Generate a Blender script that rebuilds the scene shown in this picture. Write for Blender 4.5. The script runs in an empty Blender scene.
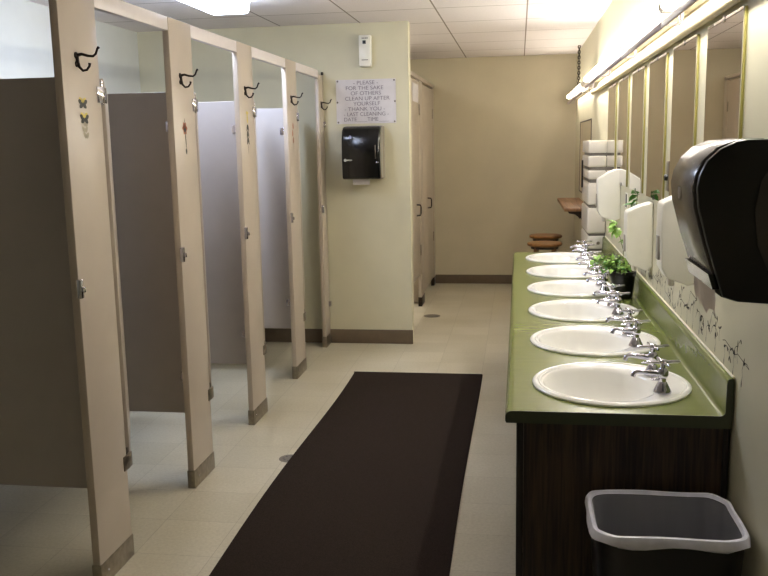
import bpy, bmesh, math, random
from mathutils import Vector, Matrix
PI = math.pi
rnd = random.Random(11)
scn = bpy.context.scene
COL = scn.collection

# ------------------------------------------------------------------ materials
def lin(c):
    out = []
    for v in c:
        v /= 255.0
        out.append(v / 12.92 if v <= 0.04045 else ((v + 0.055) / 1.055) ** 2.4)
    return tuple(out) + (1.0,)

def base_mat(name, rough=.5, metal=0.0, spec=.5):
    m = bpy.data.materials.new(name)
    m.use_nodes = True
    nt = m.node_tree
    b = nt.nodes['Principled BSDF']
    b.inputs['Roughness'].default_value = rough
    b.inputs['Metallic'].default_value = metal
    b.inputs['Specular IOR Level'].default_value = spec
    return m, nt, b

def N(nt, kind, **kw):
    n = nt.nodes.new(kind)
    for k, v in kw.items():
        if k in n.inputs.keys():
            n.inputs[k].default_value = v
        else:
            setattr(n, k, v)
    return n

def mat(name, col, rough=.5, metal=0.0, spec=.5, var=.06, scale=18.0, bump=0.0, bscale=120.0, stretch=None):
    """plain surface with a faint procedural mottling"""
    m, nt, b = base_mat(name, rough, metal, spec)
    tc = N(nt, 'ShaderNodeTexCoord')
    src = tc.outputs['Object']
    if stretch:
        mp = N(nt, 'ShaderNodeMapping')
        mp.inputs['Scale'].default_value = stretch
        nt.links.new(src, mp.inputs['Vector'])
        src = mp.outputs['Vector']
    nz = N(nt, 'ShaderNodeTexNoise', Scale=scale, Detail=4.0)
    nt.links.new(src, nz.inputs['Vector'])
    rp = N(nt, 'ShaderNodeValToRGB')
    c = lin(col)
    rp.color_ramp.elements[0].position = .3
    rp.color_ramp.elements[1].position = .7
    rp.color_ramp.elements[0].color = tuple(max(0, x * (1 - var)) for x in c[:3]) + (1,)
    rp.color_ramp.elements[1].color = tuple(min(1, x * (1 + var)) for x in c[:3]) + (1,)
    nt.links.new(nz.outputs['Fac'], rp.inputs['Fac'])
    nt.links.new(rp.outputs['Color'], b.inputs['Base Color'])
    if bump:
        n2 = N(nt, 'ShaderNodeTexNoise', Scale=bscale, Detail=3.0)
        nt.links.new(src, n2.inputs['Vector'])
        bp = N(nt, 'ShaderNodeBump', Strength=bump, Distance=.004)
        nt.links.new(n2.outputs['Fac'], bp.inputs['Height'])
        nt.links.new(bp.outputs['Normal'], b.inputs['Normal'])
    return m

def emit(name, col, strength):
    m, nt, b = base_mat(name, .4)
    b.inputs['Base Color'].default_value = (.9, .9, .9, 1)
    b.inputs['Emission Color'].default_value = tuple(col) + (1,)
    b.inputs['Emission Strength'].default_value = strength
    return m

def tile_floor():
    m, nt, b = base_mat('vinyl_floor_tile', .32, spec=.45)
    tc = N(nt, 'ShaderNodeTexCoord')
    mp = N(nt, 'ShaderNodeMapping')
    mp.inputs['Location'].default_value = (1.46, -2.97 + .305 * 20, 0)
    nt.links.new(tc.outputs['Object'], mp.inputs['Vector'])
    br = N(nt, 'ShaderNodeTexBrick', offset=0.0, squash=1.0)
    br.inputs['Scale'].default_value = 1.0
    br.inputs['Brick Width'].default_value = .305
    br.inputs['Row Height'].default_value = .305
    br.inputs['Mortar Size'].default_value = .0014
    br.inputs['Mortar Smooth'].default_value = .3
    br.inputs['Bias'].default_value = 0
    br.inputs['Color1'].default_value = lin((205, 199, 180))
    br.inputs['Color2'].default_value = lin((196, 190, 170))
    br.inputs['Mortar'].default_value = lin((170, 163, 144))
    nt.links.new(mp.outputs['Vector'], br.inputs['Vector'])
    nz = N(nt, 'ShaderNodeTexNoise', Scale=75.0, Detail=5.0, Roughness=.75)
    nt.links.new(tc.outputs['Object'], nz.inputs['Vector'])
    rp = N(nt, 'ShaderNodeValToRGB')
    rp.color_ramp.elements[0].position = .34
    rp.color_ramp.elements[0].color = (.70, .68, .63, 1)
    rp.color_ramp.elements[1].position = .6
    rp.color_ramp.elements[1].color = (1, 1, 1, 1)
    nt.links.new(nz.outputs['Fac'], rp.inputs['Fac'])
    # large worn / dirty zones
    n3 = N(nt, 'ShaderNodeTexNoise', Scale=1.7, Detail=3.0)
    nt.links.new(tc.outputs['Object'], n3.inputs['Vector'])
    r3 = N(nt, 'ShaderNodeValToRGB')
    r3.color_ramp.elements[0].position = .3
    r3.color_ramp.elements[0].color = (.86, .84, .78, 1)
    r3.color_ramp.elements[1].position = .65
    r3.color_ramp.elements[1].color = (1, 1, 1, 1)
    nt.links.new(n3.outputs['Fac'], r3.inputs['Fac'])
    mx = N(nt, 'ShaderNodeMixRGB', blend_type='MULTIPLY')
    mx.inputs['Fac'].default_value = .55
    nt.links.new(br.outputs['Color'], mx.inputs['Color1'])
    nt.links.new(rp.outputs['Color'], mx.inputs['Color2'])
    m2 = N(nt, 'ShaderNodeMixRGB', blend_type='MULTIPLY')
    m2.inputs['Fac'].default_value = 1
    nt.links.new(mx.outputs['Color'], m2.inputs['Color1'])
    nt.links.new(r3.outputs['Color'], m2.inputs['Color2'])
    nt.links.new(m2.outputs['Color'], b.inputs['Base Color'])
    bp = N(nt, 'ShaderNodeBump', Strength=.25, Distance=.001)
    nt.links.new(br.outputs['Fac'], bp.inputs['Height'])
    bp.invert = True
    nt.links.new(bp.outputs['Normal'], b.inputs['Normal'])
    return m

def tile_ceiling():
    m, nt, b = base_mat('acoustic_ceiling_tile', .9, spec=.1)
    tc = N(nt, 'ShaderNodeTexCoord')
    mp = N(nt, 'ShaderNodeMapping')
    mp.inputs['Location'].default_value = (.56 + .61 * 10, -6.03 + .70 * 20, 0)
    nt.links.new(tc.outputs['Object'], mp.inputs['Vector'])
    br = N(nt, 'ShaderNodeTexBrick', offset=0.0, squash=1.0)
    br.inputs['Scale'].default_value = 1.0
    br.inputs['Brick Width'].default_value = .61
    br.inputs['Row Height'].default_value = .70
    br.inputs['Mortar Size'].default_value = .006
    br.inputs['Mortar Smooth'].default_value = .2
    br.inputs['Bias'].default_value = 0
    br.inputs['Color1'].default_value = lin((238, 232, 230))
    br.inputs['Color2'].default_value = lin((232, 226, 225))
    br.inputs['Mortar'].default_value = lin((150, 140, 132))
    nt.links.new(mp.outputs['Vector'], br.inputs['Vector'])
    nz = N(nt, 'ShaderNodeTexNoise', Scale=160.0, Detail=4.0)
    nt.links.new(tc.outputs['Object'], nz.inputs['Vector'])
    rp = N(nt, 'ShaderNodeValToRGB')
    rp.color_ramp.elements[0].position = .36
    rp.color_ramp.elements[0].color = (.88, .87, .87, 1)
    rp.color_ramp.elements[1].position = .5
    rp.color_ramp.elements[1].color = (1, 1, 1, 1)
    nt.links.new(nz.outputs['Fac'], rp.inputs['Fac'])
    mx = N(nt, 'ShaderNodeMixRGB', blend_type='MULTIPLY')
    mx.inputs['Fac'].default_value = .6
    nt.links.new(br.outputs['Color'], mx.inputs['Color1'])
    nt.links.new(rp.outputs['Color'], mx.inputs['Color2'])
    nt.links.new(mx.outputs['Color'], b.inputs['Base Color'])
    return m

def wood(name, c1, c2, rough=.45, axis='z', scale=6.0):
    m, nt, b = base_mat(name, rough, spec=.4)
    tc = N(nt, 'ShaderNodeTexCoord')
    mp = N(nt, 'ShaderNodeMapping')
    sc = {'z': (22, 22, 1.1), 'y': (22, 1.1, 22), 'x': (1.1, 22, 22)}[axis]
    mp.inputs['Scale'].default_value = sc
    nt.links.new(tc.outputs['Object'], mp.inputs['Vector'])
    nz = N(nt, 'ShaderNodeTexNoise', Scale=scale * .5, Detail=6.0, Distortion=.6)
    nt.links.new(mp.outputs['Vector'], nz.inputs['Vector'])
    rp = N(nt, 'ShaderNodeValToRGB')
    rp.color_ramp.elements[0].position = .36
    rp.color_ramp.elements[0].color = lin(c1)
    rp.color_ramp.elements[1].position = .66
    rp.color_ramp.elements[1].color = lin(c2)
    nt.links.new(nz.outputs['Fac'], rp.inputs['Fac'])
    nt.links.new(rp.outputs['Color'], b.inputs['Base Color'])
    return m

M = {}
M['floor'] = tile_floor()
M['ceil'] = tile_ceiling()
M['wall'] = mat('cream_wall_paint', (206, 201, 174), .55, var=.03, scale=5, bump=.08, bscale=90)
M['wall_dim'] = mat('dimmed_cream_wall_paint', (192, 183, 158), .6, var=.03, scale=5, bump=.08, bscale=90)  # cream wall paint darkened to put the far end's dim light into the colour
M['wall_stall'] = mat('stall_wall_paint', (206, 207, 198), .5, var=.03, scale=5)
M['base'] = mat('brown_vinyl_baseboard', (98, 84, 66), .5, var=.08)
M['stall'] = mat('beige_laminate', (183, 171, 156), .34, var=.025, scale=9, bump=.03, bscale=60)
M['stall_rail'] = mat('pale_rail_enamel', (216, 208, 206), .35, var=.03)
M['panel'] = mat('taupe_laminate', (170, 163, 158), .4, var=.03, scale=9)
M['chrome'] = mat('chrome', (196, 195, 206), .05, 1.0, var=.03)
M['steel'] = mat('brushed_steel', (150, 142, 130), .38, 1.0, var=.2, scale=40)
M['bronze'] = mat('dark_bronze', (42, 33, 28), .35, .6, var=.15)
M['carpet'] = mat('dark_brown_carpet', (46, 38, 33), .97, spec=.05, var=.35, scale=260, bump=.8, bscale=420)
M['rubber'] = mat('black_rubber', (26, 22, 20), .75, var=.1)
M['green'] = mat('olive_green_laminate', (106, 115, 56), .27, var=.05, scale=14, stretch=(.6, 3, 3))
M['green_edge'] = mat('dark_green_end_cap', (56, 62, 40), .45, var=.1)  # darker green than the worktop, used on its near end
M['walnut'] = wood('dark_walnut_veneer', (30, 22, 17), (74, 57, 43), .5, 'z', 7)
M['walnut_plain'] = mat('walnut_edge', (26, 18, 14), .5, var=.2)
M['porcelain'] = mat('white_porcelain', (250, 249, 243), .1, var=.01)
M['caulk'] = mat('white_caulk', (228, 224, 205), .6, var=.04)
M['black'] = mat('black_plastic', (13, 13, 14), .3, var=.1)
M['black_gloss'] = mat('glossy_black_plastic', (9, 10, 11), .14, var=.05)
M['smoke'] = mat('smoked_grey_plastic', (72, 68, 66), .24, var=.08)
M['greyplastic'] = mat('grey_plastic', (136, 130, 116), .4, var=.06)
M['white_plastic'] = mat('white_plastic', (236, 234, 222), .32, var=.02)
M['offwhite'] = mat('offwhite_plastic', (214, 208, 196), .4, var=.03)
M['dim_grey'] = mat('warm_grey_plastic', (112, 106, 98), .5, var=.06)  # even warm grey for drains, pins, print and the tiered carcass
M['level'] = mat('level_window_grey', (160, 154, 146), .3, var=.05)
M['liner_hem'] = mat('gathered_liner_plastic', (226, 226, 240), .3, var=.1, scale=30)
M['paper_tan'] = mat('tan_paper', (206, 190, 168), .85, var=.08)
M['paper'] = mat('white_paper', (214, 210, 212), .85, var=.04)
M['ink'] = mat('faded_ink', (118, 110, 120), .9, var=.1)
M['logo'] = mat('pale_print', (205, 208, 206), .6, var=.04)
M['logo_blue'] = mat('pale_blue_print', (150, 160, 205), .5, var=.04)
M['wood_light'] = wood('warm_wood', (112, 76, 38), (158, 112, 60), .4, 'x', 3)
M['wood_leg'] = wood('warm_wood_leg', (84, 56, 30), (120, 84, 46), .4, 'z', 3)
M['wood_shelf'] = wood('shelf_wood', (112, 80, 54), (150, 112, 78), .5, 'y', 3)
M['wood_dark'] = mat('dark_bracket', (44, 31, 24), .5, var=.2)
M['mirror_edge'] = mat('ochre_mirror_edge', (150, 142, 72), .4, var=.1)
M['mirror_dark'] = mat('mirror_back_edge', (62, 50, 48), .5, var=.1)
M['leaf'] = mat('green_leaf', (140, 180, 84), .45, var=.35, scale=30)
M['leaf_dark'] = mat('dark_green_leaf', (78, 128, 52), .45, var=.3, scale=30)
M['stem'] = mat('green_stem', (92, 108, 52), .6, var=.2)
M['soil'] = mat('potting_soil', (38, 28, 20), .95, var=.4, scale=120, bump=.6)
M['stencil'] = mat('stencil_paint', (48, 45, 34), .8, var=.25, scale=60)
M['fixture'] = mat('white_fixture_enamel', (232, 226, 214), .4, var=.03)
M['fixture_grey'] = mat('grey_fixture_lip', (150, 138, 140), .4, var=.05)
M['conduit'] = mat('cream_painted_conduit', (206, 192, 152), .45, var=.04)
M['yellow_sticker'] = mat('yellow_wing', (206, 186, 92), .6, var=.15)
M['dark_sticker'] = mat('dark_wing', (52, 52, 44), .6, var=.15)
M['grey_sticker'] = mat('pale_grey_wing', (166, 158, 138), .6, var=.1)
M['red_sticker'] = mat('rust_petal', (158, 90, 66), .6, var=.15)
M['tube'] = emit('lit_fluorescent_tube', (1.0, .95, .885), 60.0)
M['tube_far'] = emit('dim_fluorescent_tube', (1.0, .91, .80), 26.0)
M['lens'] = emit('lit_light_diffuser', (.665, .765, 1.0), 31.0)
M['lens_far'] = emit('lit_cubicle_diffuser', (1.0, .93, .84), 15.0)

def mirror_mat():
    m, nt, b = base_mat('silvered_mirror', .015, 1.0)
    tc = N(nt, 'ShaderNodeTexCoord')
    nz = N(nt, 'ShaderNodeTexNoise', Scale=3.0, Detail=1.0)
    nt.links.new(tc.outputs['Object'], nz.inputs['Vector'])
    rp = N(nt, 'ShaderNodeValToRGB')
    rp.color_ramp.elements[0].color = (.72, .69, .67, 1)
    rp.color_ramp.elements[1].color = (.76, .73, .70, 1)
    nt.links.new(nz.outputs['Fac'], rp.inputs['Fac'])
    nt.links.new(rp.outputs['Color'], b.inputs['Base Color'])
    return m
M['mirror'] = mirror_mat()

def liner_mat():
    m, nt, b = base_mat('translucent_bin_liner', .35)
    out = nt.nodes['Material Output']
    tc = N(nt, 'ShaderNodeTexCoord')
    mp = N(nt, 'ShaderNodeMapping')
    mp.inputs['Scale'].default_value = (3, 3, .25)
    nt.links.new(tc.outputs['Object'], mp.inputs['Vector'])
    nz = N(nt, 'ShaderNodeTexNoise', Scale=12.0, Detail=3.0)
    nt.links.new(mp.outputs['Vector'], nz.inputs['Vector'])
    rp = N(nt, 'ShaderNodeValToRGB')
    rp.color_ramp.elements[0].color = lin((188, 188, 200))
    rp.color_ramp.elements[1].color = lin((224, 224, 232))
    nt.links.new(nz.outputs['Fac'], rp.inputs['Fac'])
    nt.links.new(rp.outputs['Color'], b.inputs['Base Color'])
    tl = N(nt, 'ShaderNodeBsdfTranslucent')
    tl.inputs['Color'].default_value = (.75, .76, .8, 1)
    tp = N(nt, 'ShaderNodeBsdfTransparent')
    m1 = N(nt, 'ShaderNodeMixShader'); m1.inputs[0].default_value = .3
    m2 = N(nt, 'ShaderNodeMixShader'); m2.inputs[0].default_value = .3
    nt.links.new(b.outputs[0], m1.inputs[1]); nt.links.new(tl.outputs[0], m1.inputs[2])
    nt.links.new(m1.outputs[0], m2.inputs[1]); nt.links.new(tp.outputs[0], m2.inputs[2])
    nt.links.new(m2.outputs[0], out.inputs['Surface'])
    return m
M['liner'] = liner_mat()

# ------------------------------------------------------------------ mesh builder
class MB:
    def __init__(s):
        s.bm = bmesh.new()
    def _merge(s, b2):
        me = bpy.data.meshes.new('tmp')
        b2.to_mesh(me); b2.free()
        s.bm.from_mesh(me)
        bpy.data.meshes.remove(me)
        return s
    def box(s, x0, x1, y0, y1, z0, z1, bev=0.0, seg=2):
        b = bmesh.new()
        bmesh.ops.create_cube(b, size=1)
        for v in b.verts:
            v.co = Vector(((x0 + x1) / 2 + v.co.x * (x1 - x0), (y0 + y1) / 2 + v.co.y * (y1 - y0), (z0 + z1) / 2 + v.co.z * (z1 - z0)))
        if bev:
            bmesh.ops.bevel(b, geom=list(b.edges), offset=bev, segments=seg, affect='EDGES', profile=.5)
        return s._merge(b)
    def prism(s, pts, axis, a0, a1, bev=0.0, seg=2):
        """closed outline pts (u, v) extruded along axis from a0 to a1; axis x:(y,z) y:(x,z) z:(x,y)"""
        b = bmesh.new()
        def P(u, v, a):
            return {'x': (a, u, v), 'y': (u, a, v), 'z': (u, v, a)}[axis]
        lo = [b.verts.new(P(u, v, a0)) for u, v in pts]
        hi = [b.verts.new(P(u, v, a1)) for u, v in pts]
        n = len(pts)
        b.faces.new(lo); b.faces.new(hi)
        for i in range(n):
            b.faces.new((lo[i], lo[(i + 1) % n], hi[(i + 1) % n], hi[i]))
        bmesh.ops.recalc_face_normals(b, faces=b.faces)
        if bev:
            es = [e for e in b.edges if len(e.link_faces) == 2 and e.calc_face_angle(0) > .9]
            bmesh.ops.bevel(b, geom=es, offset=bev, segments=seg, affect='EDGES', profile=.5)
        return s._merge(b)
    def rings(s, rings, close=True, cap0=False, cap1=False):
        b = bmesh.new()
        R = [[b.verts.new(p) for p in r] for r in rings]
        n = len(R[0])
        for i in range(len(R) - 1):
            for j in range(n if close else n - 1):
                k = (j + 1) % n
                b.faces.new((R[i][j], R[i][k], R[i + 1][k], R[i + 1][j]))
        if cap0: b.faces.new(R[0][::-1])
        if cap1: b.faces.new(R[-1])
        bmesh.ops.recalc_face_normals(b, faces=b.faces)
        return s._merge(b)
    def tube(s, path, r, n=8, cap=True):
        path = [Vector(p) for p in path]
        rr = r if isinstance(r, (list, tuple)) else [r] * len(path)
        rings = []
        prev = None
        for i, p in enumerate(path):
            d = (path[min(i + 1, len(path) - 1)] - path[max(i - 1, 0)]).normalized()
            if prev is None:
                ref = Vector((0, 0, 1)) if abs(d.z) < .9 else Vector((1, 0, 0))
                a = d.cross(ref).normalized()
            else:
                a = (prev - d * prev.dot(d)).normalized()
            prev = a
            c = d.cross(a)
            rings.append([p + (a * math.cos(2 * PI * k / n) + c * math.sin(2 * PI * k / n)) * rr[i] for k in range(n)])
        return s.rings(rings, True, cap, cap)
    def lathe(s, prof, c=(0, 0, 0), n=24, axis='z', cap=True):
        rings = []
        for r, h in prof:
            ring = []
            for k in range(n):
                a = 2 * PI * k / n
                u, v = r * math.cos(a), r * math.sin(a)
                p = {'z': (u, v, h), 'x': (h, u, v), 'y': (u, h, v)}[axis]
                ring.append(Vector(p) + Vector(c))
            rings.append(ring)
        return s.rings(rings, True, cap, cap)
    def poly(s, pts):
        b = bmesh.new()
        b.faces.new([b.verts.new(p) for p in pts])
        return s._merge(b)
    def build(s, name, m, parent=None, smooth=True, origin=None):
        org = Vector(origin) if origin is not None else (parent['_o'] if False else Vector((0, 0, 0)))
        if parent is not None:
            org = ORG[parent.name]
        bmesh.ops.translate(s.bm, verts=s.bm.verts, vec=-org)
        me = bpy.data.meshes.new(name)
        s.bm.to_mesh(me); s.bm.free()
        me.materials.append(m)
        if smooth:
            for p in me.polygons: p.use_smooth = True
            try: me.set_sharp_from_angle(angle=math.radians(38))
            except Exception: pass
        o = bpy.data.objects.new(name, me)
        COL.objects.link(o)
        if parent is not None:
            o.parent = parent
        else:
            o.location = org
        ORG[o.name] = org
        return o
ORG = {}

def tag(o, label, cat, group=None):
    o['label'] = label; o['category'] = cat
    if group: o['group'] = group
    return o
def thing(name, label, cat, loc, group=None):
    o = bpy.data.objects.new(name, None)
    o.empty_display_size = .05
    COL.objects.link(o)
    o.location = loc
    ORG[o.name] = Vector(loc)
    return tag(o, label, cat, group)
def struct(o):
    o['kind'] = 'structure'
    return o
def copy_tree(src, loc, label):
    r = src.copy(); COL.objects.link(r); r.location = loc
    r['label'] = label
    for ch in src.children:
        c = ch.copy(); COL.objects.link(c); c.parent = r
        for g in ch.children:
            d = g.copy(); COL.objects.link(d); d.parent = c
    return r

# ------------------------------------------------------------------ camera
cam = bpy.data.cameras.new('camera')
cam.sensor_width = 36.0
cam.lens = 869.0 / 768.0 * 36.0
cam.clip_start = .02
co = bpy.data.objects.new('camera', cam)
COL.objects.link(co)
H = 1.544
yaw, pit, rol = .1553, .164, -.02
fw = Vector((-math.sin(yaw) * math.cos(pit), math.cos(yaw) * math.cos(pit), -math.sin(pit)))
rt = Vector((math.cos(yaw), math.sin(yaw), 0))
up = rt.cross(fw)
r2 = math.cos(rol) * rt + math.sin(rol) * up
u2 = -math.sin(rol) * rt + math.cos(rol) * up
co.matrix_world = Matrix(((r2.x, u2.x, -fw.x, 0), (r2.y, u2.y, -fw.y, 0), (r2.z, u2.z, -fw.z, H), (0, 0, 0, 1)))
scn.camera = co

# ------------------------------------------------------------------ room shell
XL, XR, YF, YB, ZC = -2.92, .594, -1.2, 9.55, 2.435
YW, XW = 6.576, -.813        # the jutting wall that ends the stall row
struct(MB().box(XL - .1, XR + .1, YF - .1, YB + .1, -.1, 0).build('floor', M['floor'], smooth=False))
struct(MB().box(XL - .1, XR + .1, YF - .1, YB + .1, ZC, ZC + .1).build('ceiling', M['ceil'], smooth=False))
struct(MB().box(XL - .1, XL, YF - .1, YB + .1, 0, ZC).build('wall_left', M['wall_stall'], smooth=False))
struct(MB().box(XR, XR + .1, YF - .1, YB + .1, 0, ZC).build('wall_right', M['wall'], smooth=False))
struct(MB().box(XL, XR, YB, YB + .1, 0, ZC).build('wall_back', M['wall_dim'], smooth=False))
struct(MB().box(XL, XR, YF - .1, YF, 0, ZC).build('wall_front', M['wall'], smooth=False))
struct(MB().box(XL, XW, YW, YW + .12, 0, ZC).build('wall_middle', M['wall'], smooth=False))
struct(MB().box(XL, XW + .006, YW - .006, YW - .0005, .001, .112, .002).build('baseboard_middle', M['base']))
struct(MB().box(-.91, XR - .0005, YB - .006, YB - .0005, .001, .10, .002).build('baseboard_back', M['base']))
struct(MB().box(XR - .006, XR - .0005, 6.2, YB - .007, .001, .10, .002).build('baseboard_right', M['base']))

# ------------------------------------------------------------------ stalls on the left
XS = -1.462
PW = .258
PY = [2.698, 3.610, 4.525, 5.497]
PT = 2.092
ordn = ['nearest', 'second nearest', 'third nearest', 'fourth nearest']

def coat_hook(par, y, z=1.856, x=XS):
    h = MB()
    h.lathe([(.001, 0), (.012, 0), (.012, .003), (.008, .006), (.001, .006)], (x, y, z), 14, 'x')
    h.lathe([(.001, 0), (.010, 0), (.010, .003), (.006, .006), (.001, .006)], (x, y, z - .028), 14, 'x')
    up_ = [(x + .003, y, z), (x + .02, y + .002, z + .004), (x + .04, y + .004, z - .002), (x + .058, y + .006, z - .004), (x + .068, y + .007, z + .004), (x + .074, y + .008, z + .020), (x + .080, y + .008, z + .026)]
    h.tube(up_, [.006, .005, .0045, .0042, .004, .004, .005], 8)
    dn = [(x + .004, y, z - .002), (x + .006, y, z - .022), (x + .010, y, z - .038), (x + .022, y, z - .05), (x + .036, y, z - .048), (x + .046, y, z - .036), (x + .048, y, z - .026)]
    h.tube(dn, [.006, .0055, .005, .0045, .004, .004, .0052], 8)
    h.build('coat_hook', M['bronze'], par)

def wing(y, z, ang, L, W, x):
    pts = []
    for k in range(12):
        t = 2 * PI * k / 12
        u, v = L * .5 + L * .5 * math.cos(t), W * .5 * math.sin(t) * (1 - .25 * math.cos(t))
        pts.append((x, y + u * math.cos(ang) - v * math.sin(ang), z + u * math.sin(ang) + v * math.cos(ang)))
    return pts

def sticker(par, kind, y, z):
    x = XS + .0008
    if kind == 'butterfly':
        for i, (dy, dz) in enumerate(((0, 0), (.004, -.05))):
            a, b = MB(), MB()
            for s_ in (1, -1):
                a.poly(wing(y + dy, z + dz, PI / 2 - s_ * .9, .030, .019, x))
                b.poly(wing(y + dy, z + dz, PI / 2 - s_ * 2.1, .028, .018, x + .0003))
                b.poly(wing(y + dy + s_ * .010, z + dz + .002, PI / 2 - s_ * 1.2, .022, .016, x + .0004))
            w_ = a.build('butterfly_sticker', M['yellow_sticker'], par)
            b.build('wing_marking', M['dark_sticker'], w_)
        c = MB()
        for k in range(3):
            for s_ in (1, -1):
                c.poly(wing(y + .006 + .003 * (-1) ** k, z - .075 - .020 * k, PI / 2 - s_ * .8, .026, .016, x + .0001 * k))
        c.build('vine_sticker', M['grey_sticker'], par)
    elif kind == 'flower':
        a, b = MB(), MB()
        for k in range(6):
            a.poly(wing(y, z, k * PI / 3, .030, .022, x))
        b.poly(wing(y, z - .012, -PI / 2 + .1, .085, .009, x + .0003))
        b.poly(wing(y, z + .045, -PI / 2, .035, .005, x + .0003))
        b.poly(wing(y - .012, z - .012, .4, .024, .020, x + .0006))
        b.poly(wing(y + .004, z - .088, -PI / 2, .026, .018, x + .0006))
        a.build('flower_sticker', M['red_sticker'], par)
        b.build('stem_sticker', M['dark_sticker'], par)
    elif kind == 'dragonfly':
        a, b = MB(), MB()
        a.poly(wing(y, z + .01, PI / 2, .065, .020, x)); a.poly(wing(y - .02, z + .066, 0, .045, .018, x))
        for k in range(3):
            b.poly(wing(y, z + .004 - .035 * k, -PI / 2 + .45, .042, .020, x + .0002))
            b.poly(wing(y, z + .004 - .035 * k, -PI / 2 - .45, .042, .020, x + .0003))
        b.poly(wing(y, z - .105, -PI / 2, .05, .005, x))
        a.build('stem_sticker', M['yellow_sticker'], par)
        b.build('leaf_sticker', M['dark_sticker'], par)
    else:
        a, b = MB(), MB()
        for k in range(3):
            a.poly(wing(y + .006 * (-1) ** k, z + .03 - .045 * k, PI / 2, .045, .030, x))
        b.poly(wing(y, z + .07, -PI / 2, .19, .008, x + .0003))
        a.build('petal_sticker', M['red_sticker'], par)
        b.build('stem_sticker', M['grey_sticker'], par)

plabels = [
    'wide beige stall post nearest the camera, yellow and black butterfly stickers below its hook',
    'beige stall post with a rust flower sticker, second nearest the camera',
    'beige stall post with a yellow topped dark leaf sticker, third from the camera',
    'beige stall post with faint rust petal stickers, fourth from the camera']
kinds = ['butterfly', 'flower', 'dragonfly', 'petals']
for i, y0 in enumerate(PY):
    y1 = y0 + PW
    t = thing('stall_pilaster', plabels[i], 'stall post', (XS - .015, y0 + PW / 2, 0), 'stall posts along the aisle')
    MB().box(XS - .03, XS, y0, y1, .002, PT, .004).build('post_panel', M['stall'], t)
    sh = MB()
    sh.box(XS - .033, XS + .003, y0 - .003, y1 + .003, .001, .085, .002)
    sh.build('floor_shoe', M['steel'], t)
    sc_ = MB()
    sc_.lathe([(.001, 0), (.005, 0), (.004, .002), (.001, .002)], (XS + .003, y0 + .05, .045), 10, 'x')
    sc_.build('shoe_screw', M['chrome'], t)
    coat_hook(t, y0 + .098)
    sticker(t, kinds[i], y0 + .12, [1.70, 1.63, 1.66, 1.62][i])
    for nm, z in (('upper_hinge', 1.735), ('lower_hinge', .375)):
        hb = MB()
        hb.prism([(XS - .020, y1 - .030), (XS + .004, y1 - .030), (XS + .006, y1 + .006), (XS + .001, y1 + .045), (XS - .0045, y1 + .045), (XS - .0045, y1 + .004), (XS - .020, y1 + .002)], 'z', z - .028, z + .028, .002)
        hb.tube([(XS - .008, y1 + .022, z - .034), (XS - .008, y1 + .022, z + .050)], .005, 10)
        hb.build(nm, M['chrome'] if z > 1 else M['steel'], t)
    kp = MB()
    kp.box(XS - .006, XS + .012, y0 - .006, y0 + .012, 1.05, 1.115, .003)
    kp.box(XS + .010, XS + .022, y0 - .002, y0 + .008, 1.07, 1.09, .003)
    kp.build('latch_keeper', M['chrome'], t)
# narrow end post at the wall
t = thing('stall_pilaster', 'narrow beige stall post set against the cream wall beside the notice', 'stall post', (XS - .015, 6.49, 0), 'stall posts along the aisle')
MB().box(XS - .03, XS, 6.410, YW - .007, .002, PT - .03, .004).build('post_panel', M['stall'], t)
MB().box(XS - .033, XS + .003, 6.407, YW - .007, .001, .085, .002).build('floor_shoe', M['steel'], t)
coat_hook(t, 6.475)
kp = MB(); kp.box(XS - .006, XS + .012, 6.404, 6.422, 1.04, 1.10, .003); kp.build('latch_keeper', M['chrome'], t)
for z in (1.68, .30):
    MB().box(XS - .01, XS + .016, 6.53, YW - .007, z, z + .04, .003).build('wall_bracket', M['chrome'], t)
kp = MB(); kp.box(XS - .008, XS + .008, 6.53, 6.56, PT - .029, PT - .006, .003); kp.build('rail_bracket', M['bronze'], t)

# partitions between the stalls
pn = ['dark taupe partition panel beside the nearest post, at the left edge',
      'brown taupe partition panel behind the second post from the camera',
      'pale partition panel behind the third post from the camera',
      'brightly lit bluish partition panel behind the fourth post from the camera']
for i, y0 in enumerate(PY):
    yc = y0 + PW / 2
    t = thing('stall_partition', pn[i], 'partition', (XS - .6, yc, .31), 'stall partition panels')
    MB().box(XL + .002, XS - .034, yc - .0125, yc + .0125, .322, 1.79, .003).build('panel', M['panel'], t)
    for z in (1.64, .50):
        b = MB()
        b.box(XS - .085, XS - .0335, yc - .0165, yc - .0128, z - .022, z + .022, .002)
        b.lathe([(.001, 0), (.007, 0), (.005, -.005), (.001, -.005)], (XS - .06, yc - .0165, z), 10, 'y')
        b.build('panel_bracket', M['chrome'], t)
# doors standing open into the stalls
dn = ['beige stall door left ajar, hinged on the nearest post', 'beige stall door left ajar, hinged on the second post from the camera',
      'beige stall door left ajar, hinged on the third post from the camera', 'beige stall door left ajar, hinged on the fourth post from the camera']
DA = [25.0, 20.5, 17.0, 14.0]
for i, y0 in enumerate(PY):
    hx, hy = XS - .006, y0 + PW + .040
    t = thing('stall_door', dn[i] + ', seen edge on', 'door', (hx, hy, .345), 'stall doors left ajar')
    a = math.radians(DA[i])
    dv, nv = (-math.sin(a), math.cos(a)), (-math.cos(a), -math.sin(a))
    def W(u, v): return (hx + dv[0] * u + nv[0] * v, hy + dv[1] * u + nv[1] * v)
    MB().prism([W(0, 0), W(.60, 0), W(.60, .025), W(0, .025)], 'z', .345, 1.795, .003).build('door_panel', M['stall'], t)
    MB().prism([W(.565, .0255), W(.598, .0255), W(.598, .036), W(.565, .036)], 'z', 1.05, 1.11, .002).build('slide_latch', M['chrome'], t)

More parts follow.
